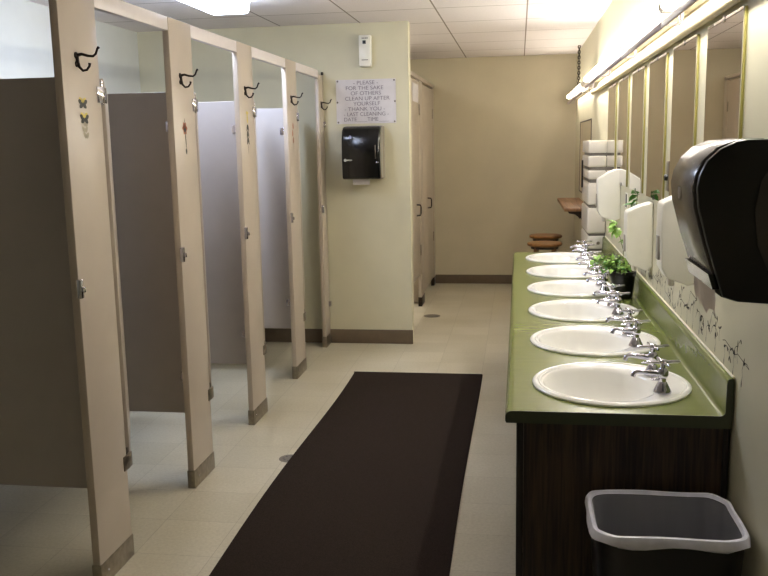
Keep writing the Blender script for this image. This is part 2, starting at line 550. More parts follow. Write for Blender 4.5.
# headrail sections between post tops
rl = thing('headrail', 'pale metal rail running along the tops of the stall posts', 'rail', (XS - .015, 4.5, 2.03))
ends = [(y, y + PW) for y in PY] + [(6.410, YW)]
segs = [(1.9, PY[0] - .001)] + [(ends[i][1] + .001, ends[i + 1][0] - .001) for i in range(4)]
for a, b in segs:
    MB().box(XS - .027, XS - .001, a, b, 2.034, PT - .001, .003).build('rail_section', M['stall_rail'], rl)

# toilet in the first two stalls (only glimpsed under the panels)
# ------------------------------------------------------------------ carpet runner
def runner():
    ys = [1.45 + (5.69 - 1.45) * k / 40 for k in range(41)]
    top, L, R_ = MB(), [], []
    b = bmesh.new()
    rows = []
    for y in ys:
        k = (y - 1.45) / 4.24
        xl = -1.112 + .012 * math.sin(k * 9) - (.02 if y < 2.2 else 0) * 0
        xr = -.238 + .006 * math.sin(k * 7 + 1)
        rows.append((xl, xr, y))
    prof = lambda xl, xr: [(xl, .002), (xl + .002, .007), (xl + .02, .009)] + [(xl + .02 + (xr - xl - .04) * q / 12, .009) for q in range(1, 12)] + [(xr - .02, .009), (xr - .002, .007), (xr, .002)]
    rings = [[(x, y, z) for x, z in prof(xl, xr)] for xl, xr, y in rows]
    top.rings(rings, False)
    return top
t = thing('carpet_runner', 'dark brown carpet runner lying along the tiled aisle floor', 'carpet', (-.67, 3.5, 0))
runner().build('carpet_pile', M['carpet'], t)
for a, b in ((5.686, 5.705), (1.435, 1.452)):
    MB().box(-1.112, -.238, a, b, .001, .006, .002).build('rubber_edge', M['rubber'], t)

# floor drains
def drain(x, y, r, label):
    t = thing('floor_drain', label, 'drain', (x, y, 0), 'floor drains')
    MB().lathe([(.001, .0005), (r, .0005), (r, .0016), (r * .9, .0018), (.001, .0018)], (x, y, 0), 28).build('drain_grate', M['dim_grey'], t)
    s = MB()
    for k in range(8):
        a = 2 * PI * k / 8
        s.lathe([(.001, .0018), (r * .12, .0018), (r * .12, .0021), (.001, .0021)], (x + r * .58 * math.cos(a), y + r * .58 * math.sin(a), 0), 8)
    s.build('drain_hole', M['black'], t)
drain(-1.125, 4.03, .055, 'round grey floor drain half under the left edge of the carpet runner')
drain(-.77, 7.70, .075, 'dark floor drain on the tiles near the far cubicles')

# ------------------------------------------------------------------ vanity
CY0, CY1 = 2.437, 6.115
SP = .606
SC = [2.740 + SP * i for i in range(6)]
SX = .290
CZ = .780
cab = thing('vanity_cabinet', 'long dark walnut vanity cabinet under the green counter', 'cabinet', (.3, 4.3, 0))
MB().box(0.0, .018, 2.462, 6.10, .002, .742).build('front_panel', M['walnut'], cab, smooth=False)
MB().box(.0185, .588, 2.462, 2.480, .002, .742).build('end_panel', M['walnut'], cab, smooth=False).__setitem__('label', 'dark walnut veneer end panel')
MB().box(.0185, .588, 6.082, 6.10, .002, .742).build('end_panel', M['walnut'], cab, smooth=False)
for a, b in ((-.003, .016), (.572, .588)):
    MB().box(a, b, 2.456, 2.4615, .002, .742, .001).build('corner_trim', M['walnut_plain'], cab)

ct = thing('countertop', 'long olive green laminate countertop holding the six sinks', 'countertop', (.28, 4.28, CZ))
c = MB()
HR = .232
xa, xb = -.012, .556
for cy in SC:
    y0, y1 = cy - SP / 2, cy + SP / 2
    if cy == SC[0]: y0 = CY0
    if cy == SC[-1]: y1 = CY1
    n = 64
    inner, outer = [], []
    for k in range(n):
        a = 2 * PI * k / n
        dx, dy = math.cos(a), math.sin(a)
        inner.append((SX + HR * dx, cy + HR * dy, CZ))
        tx = ((xb - SX) / dx) if dx > 1e-9 else ((xa - SX) / dx if dx < -1e-9 else 1e9)
        ty = ((y1 - cy) / dy) if dy > 1e-9 else ((y0 - cy) / dy if dy < -1e-9 else 1e9)
        tt = min(tx, ty)
        outer.append((SX + tt * dx, cy + tt * dy, CZ))
    c.rings([inner, outer])
    # corner fills
    for (qx, qy) in ((xa, y0), (xb, y0), (xa, y1), (xb, y1)):
        k0 = int((math.atan2(qy - cy, qx - SX) % (2 * PI)) / (2 * PI / n))
        c.poly([outer[k0], (qx, qy, CZ), outer[(k0 + 1) % n]])
    low = [(p[0], p[1], CZ - .032) for p in inner]
    c.rings([low, inner])
# rolled front lip and back cove
lip = [(-.012, CZ), (-.022, CZ - .001), (-.030, CZ - .006), (-.035, CZ - .014), (-.035, CZ - .030), (-.032, CZ - .036), (-.014, CZ - .036), (-.014, CZ - .028)]
c.rings([[(x, CY0, z) for x, z in lip], [(x, CY1, z) for x, z in lip]], False)
bm_ = c.bm
bmesh.ops.remove_doubles(bm_, verts=bm_.verts, dist=1e-5)
bmesh.ops.recalc_face_normals(bm_, faces=bm_.faces)
for f in bm_.faces:
    if abs(f.normal.z) > .99 and f.normal.z < 0 and abs(f.calc_center_median().z - CZ) < 1e-4: f.normal_flip()
c.build('worktop', M['green'], ct)
bs = MB()
prof = [(.556, CZ), (.562, CZ + .001), (.567, CZ + .004), (.570, CZ + .010), (.571, CZ + .09), (.572, CZ + .100), (.576, CZ + .106), (.582, CZ + .108), (.5885, CZ + .108), (.5885, CZ)]
bs.prism(prof, 'y', CY0, CY1)
bs.build('backsplash', M['green'], ct)
ec = MB()
endp = [(-.035, CZ - .030), (-.035, CZ - .014), (-.030, CZ - .006), (-.022, CZ - .001), (-.012, CZ - .0002), (.556, CZ - .0002), (.566, CZ + .004), (.570, CZ + .010), (.571, CZ + .09), (.576, CZ + .106), (.5885, CZ + .1075), (.5885, CZ - .036), (-.032, CZ - .036)]
ec.prism(endp, 'y', CY0 - .0025, CY0 - .0002)
ec.build('end_cap', M['green_edge'], ct)['label'] = 'dark green end cap across the near end'
ck = MB()
ck.tube([(.5898, CY0 + .01, CZ + .108), (.5898, CY1, CZ + .108)], .0036, 8)
ck.build('caulk_line', M['caulk'], ct)

def sink_rings(cx, cy):
    L = []
    def ring(ox, rx, ry, z, n=64):
        return [(cx + ox + rx * math.cos(2 * PI * k / n), cy + ry * math.sin(2 * PI * k / n), CZ + z) for k in range(n)]
    L += [ring(0, .243, .249, .0006), ring(0, .2435, .2495, .006), ring(0, .239, .245, .011), ring(0, .233, .239, .0125), ring(0, .229, .235, .0115), ring(0, .227, .233, .0065), ring(0, .2245, .2305, .0065), ring(0, .2225, .2285, .0095), ring(0, .217, .224, .0095)]
    for ox, rx, ry, z in ((-.012, .204, .216, .006), (-.028, .182, .203, .004), (-.034, .174, .196, .0), (-.036, .168, .190, -.010), (-.036, .158, .180, -.045), (-.034, .140, .160, -.085), (-.030, .110, .125, -.115), (-.026, .070, .078, -.130), (-.024, .030, .030, -.136)):
        L.append(ring(ox, rx, ry, z))
    return L
ordw = ['nearest', 'second', 'third', 'fourth', 'fifth', 'farthest']
sink0 = None
def sink_label(i):
    return {0: 'round white sink nearest the camera, at the near end of the green counter',
            5: 'round white sink farthest from the camera, at the far end of the green counter'}.get(i, 'round white basin set in the green counter, %s sink from the near end' % ordw[i])
cy = SC[0]
s0 = thing('sink', sink_label(0), 'sink', (SX, cy, CZ), 'sinks in the green counter')
MB().rings(sink_rings(SX, cy), True, False, True).build('basin', M['porcelain'], s0)
d = MB(); d.lathe([(.001, .0), (.022, .0), (.024, .002), (.028, .002), (.028, -.002)], (SX - .024, cy, CZ - .1345), 24); d.build('drain', M['chrome'], s0)
d = MB(); d.lathe([(.001, 0), (.006, 0), (.006, .002), (.001, .002)], (SX - .200, cy + .005, CZ - .022), 12, 'x'); d.build('overflow_hole', M['black'], s0)
for i in range(1, 6):
    copy_tree(s0, (SX, SC[i], CZ), sink_label(i))

# taps
def tap_label(i, near):
    side = 'nearer' if near else 'farther'
    w = {0: 'sink nearest the camera', 5: 'farthest sink'}.get(i, '%s sink from the near end' % ordw[i])
    return 'chrome cross handle tap, %s of the pair on the %s' % (side, w)
TX = .432
TZ = CZ + .0095
def make_tap(y):
    t = thing('tap', tap_label(0, True), 'tap', (TX, y, TZ), 'chrome pillar taps on the sinks')
    b = MB()
    b.lathe([(.001, -.002), (.027, -.002), (.027, .003), (.023, .010), (.017, .022), (.0135, .029), (.0105, .032), (.0105, .042), (.0145, .045), (.0165, .052), (.0165, .064), (.013, .070), (.010, .074), (.001, .074)], (TX, y, TZ), 24)
    b.build('body', M['chrome'], t)
    s = MB()
    s.tube([(TX - .006, y, TZ + .056), (TX - .03, y, TZ + .058), (TX - .058, y, TZ + .0605), (TX - .074, y, TZ + .061), (TX - .083, y, TZ + .056), (TX - .087, y, TZ + .046)], [.0098, .009, .0076, .007, .007, .0078], 14)
    s.tube([(TX - .008, y, TZ + .037), (TX - .034, y, TZ + .037)], [.004, .003], 10)
    s.build('spout', M['chrome'], t)
    h = MB()
    h.lathe([(.001, .074), (.0075, .074), (.0075, .083), (.012, .086), (.013, .093), (.010, .099), (.001, .101)], (TX, y, TZ), 18)
    for k in range(4):
        a = .18 + k * PI / 2
        dx, dy = math.cos(a), math.sin(a)
        h.tube([(TX + dx * .008, y + dy * .008, TZ + .091), (TX + dx * .03, y + dy * .03, TZ + .092), (TX + dx * .044, y + dy * .044, TZ + .0925), (TX + dx * .052, y + dy * .052, TZ + .0925)], [.0055, .0042, .005, .0035], 10)
    h.build('cross_handle', M['chrome'], t)
    return t
tap0 = make_tap(SC[0] - .102)
for i in range(6):
    for near, dy in ((True, -.102), (False, .102)):
        if i == 0 and near: continue
        c_ = copy_tree(tap0, (TX, SC[i] + dy, TZ), tap_label(i, near))

# ------------------------------------------------------------------ mirrors
ml = ['tall narrow wall mirror nearest the camera, above the black towel dispenser',
      'tall narrow wall mirror, second from the camera', 'tall narrow wall mirror, third from the camera',
      'tall narrow wall mirror, fourth from the camera', 'tall narrow wall mirror, fifth from the camera',
      'tall narrow wall mirror farthest from the camera, beside the white tiered dispenser']
m0y = 2.493
m0 = thing('wall_mirror', ml[0], 'mirror', (XR, m0y + .2225, 1.285), 'mirrors over the sinks')
MB().box(.5855, .5935, m0y, m0y + .445, 1.285, 1.885, .001).build('backing', M['mirror_edge'], m0)
MB().box(.5825, .5852, m0y, m0y + .445, 1.285, 1.885).build('mirror_glass', M['mirror'], m0, smooth=False)
yq = m0y + .2225
for (z0_, z1_, z2_, z3_) in ((1.8855, 1.889, 1.872, 1.8885), (1.281, 1.2848, 1.2815, 1.298)):
    k_ = MB()
    k_.box(.5800, .5935, yq - .010, yq + .010, z0_, z1_); k_.box(.5800, .5823, yq - .010, yq + .010, z2_, z3_)
    k_.build('mirror_clip', M['chrome'], m0)
for i in range(1, 6):
    copy_tree(m0, (XR, m0y + .2225 + .619 * i, 1.285), ml[i])

# ------------------------------------------------------------------ strip lights over the mirrors
fl = ['lit white strip light nearest the camera over the mirrors', 'lit white strip light over the second and third mirrors',
      'lit white strip light over the fourth and fifth mirrors', 'lit white strip light over the farthest mirror']
LX, LZ = .500, 2.000
ys = [2.05, 3.283, 4.515, 5.745]
def strip(y0, L, label, z=LZ, tm='tube'):
    t = thing('strip_light', label, 'light', (XR, y0 + L / 2, z), 'fluorescent strip lights over the mirrors')
    MB().box(.556, .5935, y0 + .004, y0 + L - .004, z - .022, z + .022, .005).build('housing', M['fixture'], t)
    MB().tube([(LX, y0 + .03, z), (LX, y0 + L - .03, z)], .0165, 16).build('lamp_tube', M[tm], t)
    for y in (y0 + .014, y0 + L - .014):
        s = MB(); s.box(LX - .012, .5565, y - .009, y + .009, z - .022, z + .022, .004)
        s.tube([(LX, y - .004, z), (LX, y + (.018 if y < y0 + L / 2 else -.018), z)], .0172, 16)
        s.build('lamp_socket', M['fixture'], t)
    l = MB()
    l.box(.490, .4985, y0 + .003, y0 + L - .003, z - .074, z - .050, .002)
    for y in (y0 + .02, y0 + L - .02):
        l.box(.496, .56, y - .004, y + .004, z - .064, z - .060, .001)
        l.box(.556, .562, y - .004, y + .004, z - .062, z - .0215, .001)
    l.build('lower_lip', M['fixture_grey'], t)
    return t
for i, y in enumerate(ys):
    strip(y, 1.22, fl[i])
ft = strip(7.30, 2.05, 'lit strip light hanging on a chain at the far end of the room', 1.985, 'tube_far')
ch = MB()
zt_, zb_ = ZC - .001, 2.045
nl = 16
for k in range(nl):
    zc = zb_ + (zt_ - zb_) * (k + .5) / nl
    hl = (zt_ - zb_) / nl * .62
    ring = []
    for q in range(13):
        a = 2 * PI * q / 12
        u, v = .010 * math.cos(a), hl * math.sin(a)
        ring.append((.562 + (u if k % 2 else 0), 8.72 + (0 if k % 2 else u), zc + v))
    ch.tube(ring, .0058, 6, False)
ch.build('hanging_chain', M['bronze'], ft)
tag(MB().tube([(.577, 1.6, 1.914), (.577, 7.25, 1.914)], .015, 14).build('conduit', M['conduit'], origin=(.577, 4, 1.914)),
    'long cream painted pipe along the right wall just above the mirrors', 'pipe')

# ceiling light over the stalls
t = thing('ceiling_light', 'bright rectangular wraparound light on the ceiling over the stalls', 'light', (-1.71, 4.6, ZC))
lensp = [(-1.862, ZC - .012), (-1.862, ZC - .07), (-1.852, ZC - .09), (-1.835, ZC - .096), (-1.635, ZC - .096), (-1.622, ZC - .09), (-1.614, ZC - .07), (-1.610, ZC - .012)]
MB().prism(lensp, 'y', 4.06, 5.27, .004).build('diffuser', M['lens'], t)
e = MB(); e.box(-1.872, -1.600, 4.045, 5.285, ZC - .012, ZC - .0005, .003); e.build('ceiling_pan', M['fixture'], t)
# light over the far cubicles
t = thing('ceiling_light', 'ceiling light over the far cubicles, hidden behind the cream wall', 'light', (-1.5, 7.6, ZC))
MB().box(-1.65, -1.35, 7.0, 8.2, ZC - .08, ZC - .012, .01).build('diffuser', M['lens_far'], t)
e = MB(); e.box(-1.66, -1.34, 6.99, 8.21, ZC - .012, ZC - .0005, .003); e.build('ceiling_pan', M['fixture'], t)

# ------------------------------------------------------------------ cream wall: notice, freshener, towel dispenser
sg = thing('notice', 'white handwritten notice pinned on the cream wall above the black towel dispenser', 'sign', (-1.137, YW, 1.70))
b = bmesh.new()
g = MB()
rows = []
for j in range(9):
    rows.append([(-1.365 + .455 * i / 12, YW - .0035 - .003 * (.5 + .5 * math.sin(i * 1.3 + j * .8)), 1.700 + .326 * j / 8) for i in range(13)])
g.rings(rows, False)
g.build('paper_sheet', M['paper'], sg)
def text_mesh(body, size, loc, rotm, m, parent, name, sx=1.0, extrude=.0006):
    cu = bpy.data.curves.new('t', 'FONT')
    cu.body = body; cu.size = size; cu.align_x = 'CENTER'; cu.align_y = 'CENTER'; cu.extrude = extrude
    cu.offset = -.0002
    o = bpy.data.objects.new('t', cu)
    me = bpy.data.meshes.new_from_object(o)
    bpy.data.objects.remove(o)
    me.transform(Matrix.Translation(loc - ORG[parent.name]) @ rotm @ Matrix.Diagonal((sx, 1, 1, 1)))
    me.materials.clear(); me.materials.append(m)
    ob = bpy.data.objects.new(name, me); COL.objects.link(ob); ob.parent = parent
    return ob
RX = Matrix.Rotation(PI / 2, 4, 'X')
lines_ = ['- PLEASE -', 'FOR THE SAKE', 'OF OTHERS', 'CLEAN UP AFTER', 'YOURSELF', '- THANK YOU -', '- LAST CLEANING -', 'DATE____TIME____']
for k, s_ in enumerate(lines_):
    text_mesh(s_, .040, Vector((-1.137 + [0, -.01, 0, .01, .005, -.01, .0, .0][k], YW - .0078, 2.000 - .0385 * k)), RX, M['ink'], sg, 'lettering', 1.1 if len(s_) < 15 else 1.0)
for (px_, pz_) in ((-1.352, 2.015), (-.922, 2.015), (-1.352, 1.712), (-.922, 1.712), (-1.356, 1.86), (-.918, 1.86)):
    p = MB(); p.lathe([(.001, 0), (.007, 0), (.006, -.005), (.001, -.007)], (px_, YW - .006, pz_), 12, 'y'); p.build('pushpin', M['dim_grey'], sg)

af = thing('air_freshener', 'small white air freshener box high on the cream wall above the notice', 'air freshener', (-1.13, YW, 2.11))
x0, x1 = -1.172, -1.083
MB().prism([(YW - .0005, 2.113), (YW - .058, 2.113), (YW - .066, 2.125), (YW - .070, 2.20), (YW - .066, 2.32), (YW - .056, 2.340), (YW - .0005, 2.340)], 'x', x0, x1, .006).build('case', M['white_plastic'], af)
w = MB(); w.box(-1.142, -1.118, YW - .0730, YW - .0690, 2.275, 2.300, .001); w.build('sensor_window', M['black'], af)
w = MB()
for k in range(4): w.box(-1.148 + k * .012, -1.140 + k * .012, YW - .0715, YW - .0675, 2.312, 2.320)
w.box(-1.152, -1.104, YW - .0712, YW - .0690, 2.158, 2.163)
w.build('printed_mark', M['dim_grey'], af)

td = thing('towel_dispenser', 'black paper towel dispenser on the cream wall under the notice', 'towel dispenser', (-1.145, YW, 1.28), 'black paper towel dispensers')
dx0, dx1 = -1.290, -1.000
y_ = YW + .0005
MB().box(dx0 + .004, dx1 + .002, YW - .11, y_, 1.288, 1.682, .012).build('back_housing', M['greyplastic'], td)
MB().prism([(YW - .1102, 1.292), (YW - .215, 1.292), (YW - .228, 1.302), (YW - .236, 1.45), (YW - .228, 1.58), (YW - .205, 1.645), (YW - .17, 1.674), (YW - .1102, 1.680)], 'x', dx0, dx1 - .006, .014, 3).build('front_cover', M['black_gloss'], td)
MB().prism([(YW - .1105, 1.30), (YW - .20, 1.30), (YW - .222, 1.45), (YW - .205, 1.60), (YW - .16, 1.66), (YW - .1105, 1.672)], 'x', dx1 - .0055, dx1 + .001, .001).build('side_panel', M['greyplastic'], td)
w = MB(); w.lathe([(.001, 0), (.011, 0), (.010, -.0015), (.001, -.0015)], (-1.262, YW - .2365, 1.432), 16, 'y')
for k in range(4): w.box(-1.248 + k * .010, -1.241 + k * .010, YW - .2385, YW - .2358, 1.428, 1.437)
w.build('printed_mark', M['logo'], td)
w = MB(); w.lathe([(.001, 0), (.012, 0), (.011, -.0015), (.001, -.0015)], (-1.225, YW - .2235, 1.598), 16, 'y'); w.build('round_emblem', M['logo_blue'], td)
w = MB(); w.box(-1.036, -1.012, YW - .2395, YW - .2335, 1.408, 1.418, .002); w.build('cover_lock', M['chrome'], td)
w = MB(); w.box(-1.040, -1.034, YW - .2385, YW - .2330, 1.44, 1.54, .002); w.build('gleam_strip', M['steel'], td)  # thin steel strip standing in for a vertical gleam on the cover
w = MB(); w.prism([(YW - .13, 1.292), (YW - .16, 1.292), (YW - .155, 1.262), (YW - .145, 1.248), (YW - .128, 1.262)], 'x', -1.225, -1.10); w.build('paper_end', M['paper'], td)

# ------------------------------------------------------------------ black towel dispenser on the right wall
bd = thing('towel_dispenser', 'large black and smoke grey towel dispenser on the right wall in the foreground', 'towel dispenser', (XR, 1.96, 1.2), 'black paper towel dispensers')
front = [(.482, 1.541), (.425, 1.538), (.392, 1.525), (.366, 1.500), (.352, 1.472), (.347, 1.445), (.351, 1.405), (.371, 1.331), (.392, 1.268)]
outl = [(XR - .001, 1.541)] + front + [(.409, 1.222), (.440, 1.212), (.500, 1.208), (XR - .001, 1.205)]
cov = front + [(.402, 1.268), (.383, 1.331), (.364, 1.405), (.360, 1.445), (.364, 1.468), (.377, 1.493), (.400, 1.514), (.428, 1.526), (.482, 1.529)]
body = [(XR - .001, 1.5405), (.482, 1.5285), (.428, 1.5255), (.4005, 1.5135), (.378, 1.4925), (.365, 1.468), (.361, 1.445), (.365, 1.405), (.384, 1.331), (.4035, 1.268), (.409, 1.222), (.440, 1.212), (.500, 1.208), (XR - .001, 1.205)]
MB().prism(body, 'y', 1.835, 2.10, .003).build('body', M['black'], bd)
MB().prism(cov, 'y', 1.842, 2.10, .003).build('smoked_cover', M['smoke'], bd)
sidep = [(.445, 1.5395), (.425, 1.5365), (.394, 1.522), (.369, 1.498), (.356, 1.470), (.352, 1.445), (.356, 1.405), (.375, 1.335), (.398, 1.262), (.410, 1.224), (.440, 1.214), (.500, 1.210), (XR - .001, 1.207), (XR - .001, 1.5395)]
MB().prism(sidep, 'y', 1.818, 1.8345, .005).build('side_panel', M['black'], bd)
MB().prism([(.50, 1.50), (.472, 1.46), (.462, 1.40), (.470, 1.33), (.50, 1.26), (XR - .002, 1.25), (XR - .002, 1.51)], 'y', 1.812, 1.8178, .002).build('end_plate', M['smoke'], bd)
w = MB(); w.prism([(.384, 1.268), (.408, 1.268), (.408, 1.238), (.394, 1.236)], 'y', 1.84, 2.095); w.build('outlet', M['black_gloss'], bd)
w = MB()
rows = []
for j in range(6):
    zz = 1.240 - .062 * j / 5
    rows.append([(.398 + .004 * math.sin(i * .9) + .006 * j / 5 + .002 * math.sin(i * 2.1 + j), 1.845 + .22 * i / 10, zz - (.010 * math.sin(i * 1.9) if j == 5 else 0)) for i in range(11)])
w.rings(rows, False)
w.build('paper_end', M['paper_tan'], bd)
w = MB(); w.lathe([(.001, 0), (.02, 0), (.018, -.002), (.001, -.002)], (.3495, 1.99, 1.43), 20, 'x'); w.build('round_sensor', M['greyplastic'], bd)

# ------------------------------------------------------------------ white soap dispensers
def soap(y, z0, z1, label, x0=.463, dr=.038):
    t = thing('soap_dispenser', label, 'soap dispenser', (XR, y + .05, z0), 'white soap dispensers over the counter')
    zz = z1 - z0
    pr = [(XR - .001 if y > 0 else 0, z0 + .0), (x0 + .09, z0 - .014), (x0 + .022, z0 + .014), (x0 + .005, z0 + .045), (x0, z0 + zz * .5), (x0 + .001, z1 - dr - .010), (x0 + .006, z1 - dr), (x0 + .06, z1 - dr * .36), (x0 + .10, z1 - .002), (XR - .001, z1)]
    if y > 4.5 or True:
        MB().prism(pr, 'y', y, y + .11, .006, 3).build('case', M['white_plastic'], t)
    w = MB(); w.box(x0 - .004, x0 + .004, y + .03, y + .08, z0 + .07, z0 + zz * .5, .002); w.build('level_window', M['level'], t)
    w = MB(); w.lathe([(.001, 0), (.014, 0), (.011, -.03), (.006, -.034), (.001, -.034)], (x0 + .045, y + .055, z0 + .012), 14); w.build('nozzle', M['offwhite'], t)
    return t
soap(2.95, 1.075, 1.375, 'white soap dispenser partly behind the big black towel dispenser')
soap(4.0, .972, 1.264, 'white soap dispenser above the black plant pot', .477)
soap(5.28, 1.082, 1.372, 'white soap dispenser farthest from the camera, beside the tiered white cabinet', .460, .054)

# switch plate and outlet on the wall
t = thing('switch_plate', 'tall chrome wall plate with black knob between the second and third mirrors', 'switch', (XR, 3.645, 1.34))
MB().box(.588, XR - .0005, 3.615, 3.665, 1.335, 1.455, .002).build('plate', M['steel'], t)
w = MB(); w.lathe([(.001, 0), (.014, 0), (.012, -.012), (.001, -.014)], (.588, 3.64, 1.39), 14, 'x'); w.build('knob', M['black'], t)
t = thing('wall_outlet', 'dark slotted outlet on the wall below the fifth mirror', 'outlet', (XR, 4.98, 1.2))
MB().box(.5905, XR - .0005, 4.93, 5.03, 1.165, 1.252, .001).build('plate', M['white_plastic'], t)
MB().box(.587, .5904, 4.963, 4.997, 1.172, 1.245, .001).build('socket', M['black'], t)

# ------------------------------------------------------------------ tiered white cabinet at the far end
tw = thing('tiered_dispenser', 'tall white tiered dispenser cabinet on the right wall past the far end of the counter', 'dispenser', (XR, 6.4, .70))
ya, yb = 6.135, 6.70
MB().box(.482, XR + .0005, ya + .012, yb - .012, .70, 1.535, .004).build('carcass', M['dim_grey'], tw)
lv = [(.702, .785), (.795, .888), (.905, 1.082), (1.104, 1.254), (1.278, 1.338), (1.360, 1.437)]
for a, b in lv:
    MB().box(.468, XR - .003, ya, yb, a, b, .012, 3).build('tier', M['offwhite'], tw)
MB().box(.468, XR - .003, ya, yb, 1.456, 1.540, .006, 2).build('top_tier', M['offwhite'], tw)
w = MB(); w.box(.455, .4675, yb - .12, yb - .09, 1.20, 1.40, .003); w.build('handle', M['black'], tw)
w = MB(); w.lathe([(.001, 0), (.012, 0), (.010, -.006), (.001, -.006)], (.545, ya, .84), 14, 'y'); w.build('lock', M['steel'], tw)

# ------------------------------------------------------------------ far shelf, mirror frame, stools
sh = thing('wall_shelf', 'brown wooden wall shelf on a dark bracket near the back corner', 'shelf', (XR, 8.1, .85))
MB().box(.380, XR - .001, 7.45, 8.85, .955, .982, .004).build('shelf_board', M['wood_shelf'], sh)
for y in (7.50, 8.70):
    p = [(XR - .001, .954), (.41, .954), (.42, .935), (.47, .925), (.52, .89), (.55, .84), (XR - .001, .78)]
    MB().prism(p, 'y', y, y + .04, .002).build('bracket', M['wood_dark'], sh)
fr = thing('framed_mirror', 'thin framed mirror on the right wall above the far wooden shelf', 'mirror', (XR, 8.15, 1.05))
b = MB()
for a0, a1, c0, c1 in ((7.48, 7.50, 1.05, 1.72), (8.80, 8.82, 1.05, 1.72), (7.501, 8.799, 1.05, 1.062), (7.501, 8.799, 1.708, 1.72)):
    b.box(.588, XR - .001, a0, a1, c0, c1, .001)
b.build('frame', M['wood_dark'], fr)
MB().box(.590, XR - .001, 7.501, 8.799, 1.0625, 1.7075).build('mirror_glass', M['mirror'], fr, smooth=False)

def stool(x, y, label):
    t = thing('stool', label, 'stool', (x, y, 0), 'round wooden stools')
    MB().lathe([(.001, .618), (.135, .618), (.152, .624), (.157, .634), (.155, .645), (.146, .650), (.05, .646), (.001, .645)], (x, y, 0), 40).build('seat', M['wood_light'], t)
    for k in range(4):
        a = PI / 4 + k * PI / 2
        dx, dy = math.cos(a), math.sin(a)
        MB().tube([(x + dx * .105, y + dy * .105, .619), (x + dx * .13, y + dy * .13, .40), (x + dx * .165, y + dy * .165, .002)], [.017, .019, .014], 12).build('leg', M['wood_leg'], t)
    for hh, q in ((.22, .148), (.34, .137)):
        s = MB()
        for k in range(2):
            a = PI / 4 + k * PI / 2 + (0 if hh < .3 else PI / 2)
            b2 = a + PI / 2
            s.tube([(x + q * math.cos(a), y + q * math.sin(a), hh), (x + q * math.cos(b2), y + q * math.sin(b2), hh)], .009, 8)
            break
        for k in range(1):
            a = PI / 4 + PI + (0 if hh < .3 else PI / 2)
            b2 = a + PI / 2
            s.tube([(x + q * math.cos(a), y + q * math.sin(a), hh), (x + q * math.cos(b2), y + q * math.sin(b2), hh)], .009, 8)
        s.build('stretcher', M['wood_leg'], t)
    r = MB(); r.lathe([(.110, .596), (.122, .596), (.122, .6178), (.110, .6178), (.110, .596)], (x, y, 0), 32, cap=False); r.build('apron', M['wood_dark'], t)
stool(.232, 7.86, 'round wooden stool nearer the counter end')
stool(.260, 8.50, 'round wooden stool farther back, behind the other stool')

# ------------------------------------------------------------------ far cubicles on the left
XC = -.912
def cub_post(y0, y1, label):
    t = thing('cubicle_post', label, 'stall post', (XC - .015, (y0 + y1) / 2, 0), 'far cubicle posts')
    MB().box(XC - .03, XC, y0, y1, .002, 2.12, .003).build('post_panel', M['stall'], t)
    MB().box(XC - .033, XC + .003, y0 - .002, y1 + .002, .001, .09, .002).build('floor_shoe', M['bronze'], t)
    return t
cub_post(8.150, 8.400, 'beige post between the two far cubicle doors')
cub_post(9.385, 9.545, 'beige end post of the far cubicles against the back wall')
cub_post(6.70, 7.40, 'wide beige post of the far cubicles, next to the cream wall')
def cub_door(y0, y1, yh, label, zb=.315):
    t = thing('cubicle_door', label, 'door', (XC - .015, (y0 + y1) / 2, zb), 'far cubicle doors')
    MB().box(XC - .028, XC - .003, y0, y1, zb, 2.10, .003).build('door_panel', M['stall'], t)
    h = MB()
    h.tube([(XC - .003, yh, .895), (XC + .03, yh + .004, .898), (XC + .036, yh + .004, .915), (XC + .036, yh + .004, .975), (XC + .03, yh + .004, .992), (XC - .003, yh, .995)], .0065, 8)
    h.build('pull_handle', M['bronze'], t)
    for z in (.55, 1.85):
        g = MB(); g.box(XC - .0028, XC + .006, y1 - .03, y1 - .002, z - .05, z + .05, .002); g.build('hinge', M['steel'], t)
cub_door(7.401, 8.149, 7.86, 'beige far cubicle door with a pale paper sheet on it')
cub_door(8.401, 9.384, 8.83, 'beige far cubicle door nearest the back wall', .10)
tag(MB().box(XC - .0025, XC - .0005, 7.64, 8.08, 1.91, 2.07).build('paper_sheet', M['paper'], smooth=False, origin=(XC, 7.94, 1.885)), 'pale paper sheet taped high on the far cubicle door', 'paper')
tag(MB().box(XC - .034, XC + .004, 6.70, 9.545, 2.1225, 2.155, .003).build('cubicle_headrail', M['stall'], smooth=True, origin=(XC, 8, 2.12)), 'beige rail across the tops of the far cubicles', 'rail')
t = thing('cubicle_partition', 'partition panel between the two far cubicles, glimpsed under the door', 'partition', (-1.9, 8.275, .02))
MB().box(XL + .002, XC - .034, 8.262, 8.288, .02, 1.8, .003).build('panel', M['stall'], t)

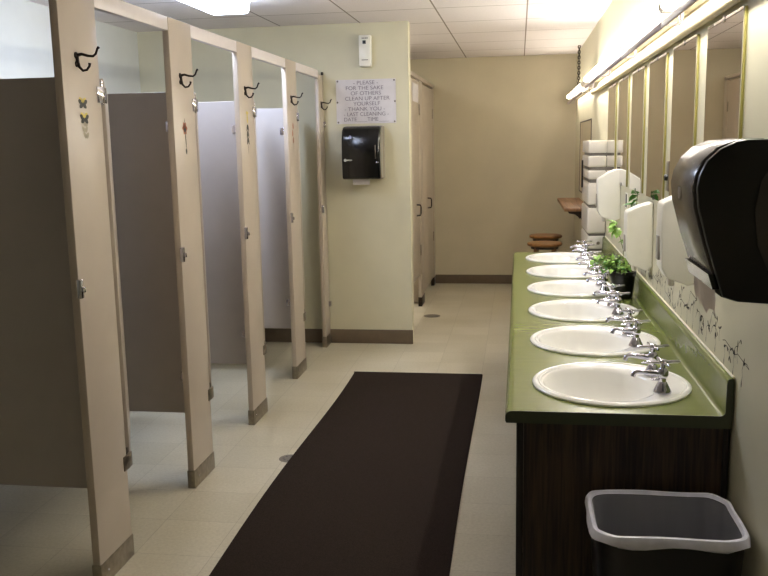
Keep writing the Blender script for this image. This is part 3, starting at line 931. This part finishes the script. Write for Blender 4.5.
# ------------------------------------------------------------------ potted plant on the counter
pl = thing('potted_plant', 'leafy green plant in a black pot on the counter under the white soap dispenser', 'plant', (.501, 4.31, CZ))
px_, py_ = .501, 4.31
b = MB()
b.lathe([(.001, .001), (.047, .001), (.050, .004), (.061, .112), (.066, .113), (.066, .134), (.061, .134), (.057, .110), (.001, .110)], (px_, py_, CZ), 28)
b.build('pot', M['black'], pl)
b = MB(); b.lathe([(.001, .1105), (.0565, .1105), (.054, .116), (.001, .119)], (px_, py_, CZ), 20); b.build('soil', M['soil'], pl)
lf, ld, st = MB(), MB(), MB()
def leaf(mb, p, d, L, W, nrm=None):
    d = Vector(d).normalized()
    upv = Vector(nrm) if nrm else Vector((rnd.uniform(-.5, .5), rnd.uniform(-.5, .5), 1))
    s = d.cross(upv).normalized()
    n = s.cross(d).normalized()
    p = Vector(p)
    mid = [p + d * L * t - n * (L * .35 * t * t) for t in (0, .3, .65, 1)]
    wds = (0.0, W * .5, W * .42, 0)
    l_ = [mid[i] + s * wds[i] + n * wds[i] * .3 for i in range(4)]
    r_ = [mid[i] - s * wds[i] + n * wds[i] * .3 for i in range(4)]
    mb.poly([mid[0], l_[1], mid[1]]); mb.poly([mid[0], mid[1], r_[1]])
    mb.poly([mid[1], l_[1], l_[2], mid[2]]); mb.poly([mid[1], mid[2], r_[2], r_[1]])
    mb.poly([mid[2], l_[2], mid[3]]); mb.poly([mid[2], mid[3], r_[2]])
top = Vector((px_, py_, CZ + .118))
TAPY = [c_ + d_ for c_ in SC for d_ in (-.102, .102)]
for k in range(52):
    a = rnd.uniform(PI * .45, PI * 1.6) if k < 38 else rnd.uniform(0, 2 * PI)
    reach = rnd.uniform(.05, .17)
    if math.cos(a) > 0: reach = min(reach, .035)
    e = top + Vector((reach * math.cos(a), reach * math.sin(a) * 1.3, rnd.uniform(.02, .07)))
    mdl = (top + e) / 2 + Vector((0, 0, .045))
    st.tube([top - Vector((0, 0, .01)), mdl, e], [.002, .0018, .0012], 5)
    for q in range(5):
        tt = .35 + .65 * q / 4
        pos = (1 - tt) ** 2 * top + 2 * tt * (1 - tt) * mdl + tt * tt * e
        dirv = Vector((rnd.uniform(-1, .5), rnd.uniform(-1, 1), rnd.uniform(-.2, .7)))
        if pos.x + dirv.normalized().x * .05 > .565: dirv.x = -abs(dirv.x)
        tipp = pos + dirv.normalized() * .055
        if tipp.x > .552: continue
        if any(p_.z < .918 and min(math.hypot(p_.x - TX, p_.y - q_) for q_ in TAPY) < .08 for p_ in (pos, tipp)): continue
        leaf(lf if rnd.random() < .7 else ld, pos, dirv, rnd.uniform(.022, .042), rnd.uniform(.014, .026))
# taller climbing stems
for tip, n_ in (((.480, 4.44, 1.135), 12), ((.535, 4.36, 1.07), 4), ((.552, 4.22, 1.305), 9)):
    tip = Vector(tip)
    m1 = top.lerp(tip, .45) + Vector((.02, .02, .0))
    m1.x = min(m1.x, .555)
    st.tube([top - Vector((0, 0, .01)), m1, tip], [.0022, .002, .0014], 5)
    for q in range(n_):
        tt = 1 - .20 * rnd.random() ** 1.2
        pos = m1.lerp(tip, max(0, (tt - .45) / .55))
        dirv = Vector((rnd.uniform(-1, -.05), rnd.uniform(-1, 1), rnd.uniform(-.4, .7)))
        leaf(lf if tip.z < 1.25 else ld, pos, dirv, rnd.uniform(.045, .066), rnd.uniform(.030, .044))
lf.build('bright_leaves', M['leaf'], pl)
ld.build('dark_leaves', M['leaf_dark'], pl)
st.build('stems', M['stem'], pl)

# ------------------------------------------------------------------ stencilled vine on the right wall
sv = MB()
xw = XR - .0008
def ribbon(pts, w):
    L_, R_ = [], []
    for i, (y, z) in enumerate(pts):
        a = pts[max(i - 1, 0)]; b_ = pts[min(i + 1, len(pts) - 1)]
        dy, dz = b_[0] - a[0], b_[1] - a[1]
        l = math.hypot(dy, dz) or 1
        L_.append((xw, y - dz / l * w / 2, z + dy / l * w / 2)); R_.append((xw, y + dz / l * w / 2, z - dy / l * w / 2))
    for i in range(len(pts) - 1):
        sv.poly([L_[i], L_[i + 1], R_[i + 1], R_[i]])
def vleaf(y, z, a, L, W):
    pts = []
    for k in range(8):
        t_ = 2 * PI * k / 8
        u, v = L * .5 * (1 + math.cos(t_)), W * .5 * math.sin(t_)
        pts.append((xw - .0003, y + u * math.cos(a) - v * math.sin(a), z + u * math.sin(a) + v * math.cos(a)))
    sv.poly(pts)
y = 2.375
rs = random.Random(5)
k = 0
while y < 5.0:
    zb = .958 + .012 * math.sin(y * 5)
    L0 = rs.uniform(.05, .085)
    a0 = rs.choice((.9, 1.3, 1.9, 2.3, -1.4))
    pts = [(y + L0 * q / 4 * math.cos(a0 + .25 * q), zb - .02 + L0 * q / 4 * math.sin(a0 + .25 * q)) for q in range(5)]
    ribbon(pts, .0022)
    for q in range(rs.randint(2, 4)):
        yy, zz = pts[rs.randint(1, 4)]
        vleaf(yy, zz, rs.uniform(-3.1, 3.1), rs.uniform(.014, .028), rs.uniform(.006, .010))
    if k % 2 == 0:
        yy, zz = pts[0]
        ribbon([(yy, zz), (yy - .006, zz - .018), (yy + .002, zz - .032)], .002)
        vleaf(yy, zz - .03, -1.5, .02, .007)
    if k % 3 == 0:
        ribbon([pts[4], (y + .055, pts[4][1] + .012), (y + .085, zb)], .0022)
    y += rs.uniform(.038, .075)
    k += 1
tag(sv.build('stencilled_vine', M['stencil'], smooth=False, origin=(XR, 3.5, .95)), 'dark stencilled vine border running along the wall just above the backsplash', 'wall decoration')

# ------------------------------------------------------------------ waste bin
wb = thing('waste_bin', 'black rectangular waste bin with a translucent liner below the near end of the counter', 'bin', (.387, 2.245, 0))
def rrect(x0, x1, y0, y1, r, z, n=8, wob=None):
    pts = []
    for (cx_, cy_, a0) in ((x1 - r, y1 - r, 0), (x0 + r, y1 - r, PI / 2), (x0 + r, y0 + r, PI), (x1 - r, y0 + r, 1.5 * PI)):
        for k in range(n + 1):
            a = a0 + PI / 2 * k / n
            pts.append((cx_ + r * math.cos(a), cy_ + r * math.sin(a), z))
    # long straights get extra points
    out = []
    for i, p in enumerate(pts):
        q = pts[(i + 1) % len(pts)]
        out.append(p)
        d_ = math.hypot(q[0] - p[0], q[1] - p[1])
        m_ = int(d_ / .03)
        for k in range(1, m_):
            out.append(tuple(p[j] + (q[j] - p[j]) * k / m_ for j in range(3)))
    return out
BX0, BX1, BY0, BY1, BZ = .190, .574, 2.095, 2.405, .562
def rr(ins, z, base=None):
    return rrect(BX0 + ins, BX1 - ins, BY0 + ins, BY1 - ins, max(.02, .06 - ins * .3), z)
def same(r, n):
    return r
ref = rr(0, BZ)
def scaled(ins, z):
    cx_, cy_ = (BX0 + BX1) / 2, (BY0 + BY1) / 2
    hx, hy = (BX1 - BX0) / 2, (BY1 - BY0) / 2
    return [(cx_ + (p[0] - cx_) * (hx - ins) / hx, cy_ + (p[1] - cy_) * (hy - ins) / hy, z) for p in ref]
b = MB()
b.rings([scaled(.045, .002), scaled(.043, .006), scaled(.008, BZ - .02), scaled(.003, BZ - .018), scaled(.003, BZ - .002), scaled(.006, BZ), scaled(.012, BZ - .002), scaled(.014, BZ - .02), scaled(.049, .012)], True, True, True)
b.build('bin_body', M['black'], wb)
def wav(ins, z, amp, az, ph):
    out = []
    for i, p in enumerate(scaled(ins, z)):
        s_ = math.sin(i * .9 + ph) * .6 + math.sin(i * .37 + ph * 2) * .4
        cx_, cy_ = (BX0 + BX1) / 2, (BY0 + BY1) / 2
        v = Vector((p[0] - cx_, p[1] - cy_, 0)).normalized() * amp * s_
        out.append((min(p[0] + v.x, XR - .002), min(p[1] + v.y, 2.45), p[2] + az * s_))
    return out
b = MB()
b.rings([wav(.0005, BZ - .019, .004, .012, 1), wav(-.005, BZ - .016, .004, .006, 1.3), wav(-.003, BZ - .004, .002, .002, 2), wav(.002, BZ + .005, .0015, .002, 2), wav(.010, BZ + .006, .001, .002, 2), wav(.0155, BZ - .003, .001, .001, 2)], True)
b.build('liner_hem', M['liner_hem'], wb)
b = MB()
b.rings([wav(.0165, BZ - .004, .001, .001, 2), wav(.022, BZ - .08, .003, .0, 2.5), wav(.030, BZ - .22, .004, .0, 3), wav(.044, .12, .004, .0, 3.5), wav(.075, .05, .002, 0, 4)], True, False, True)
b.build('liner', M['liner'], wb)

# ------------------------------------------------------------------ world and colour management
w = bpy.data.worlds.new('world'); scn.world = w
w.use_nodes = True
w.node_tree.nodes['Background'].inputs[0].default_value = (.02, .02, .02, 1)
w.node_tree.nodes['Background'].inputs[1].default_value = 0.3
scn.view_settings.view_transform = 'Standard'
scn.view_settings.look = 'None'
scn.view_settings.gamma = 1.0
scn.view_settings.use_curve_mapping = False
scn.view_settings.exposure = 0.0
scn.cycles.max_bounces = 8
scn.cycles.diffuse_bounces = 5
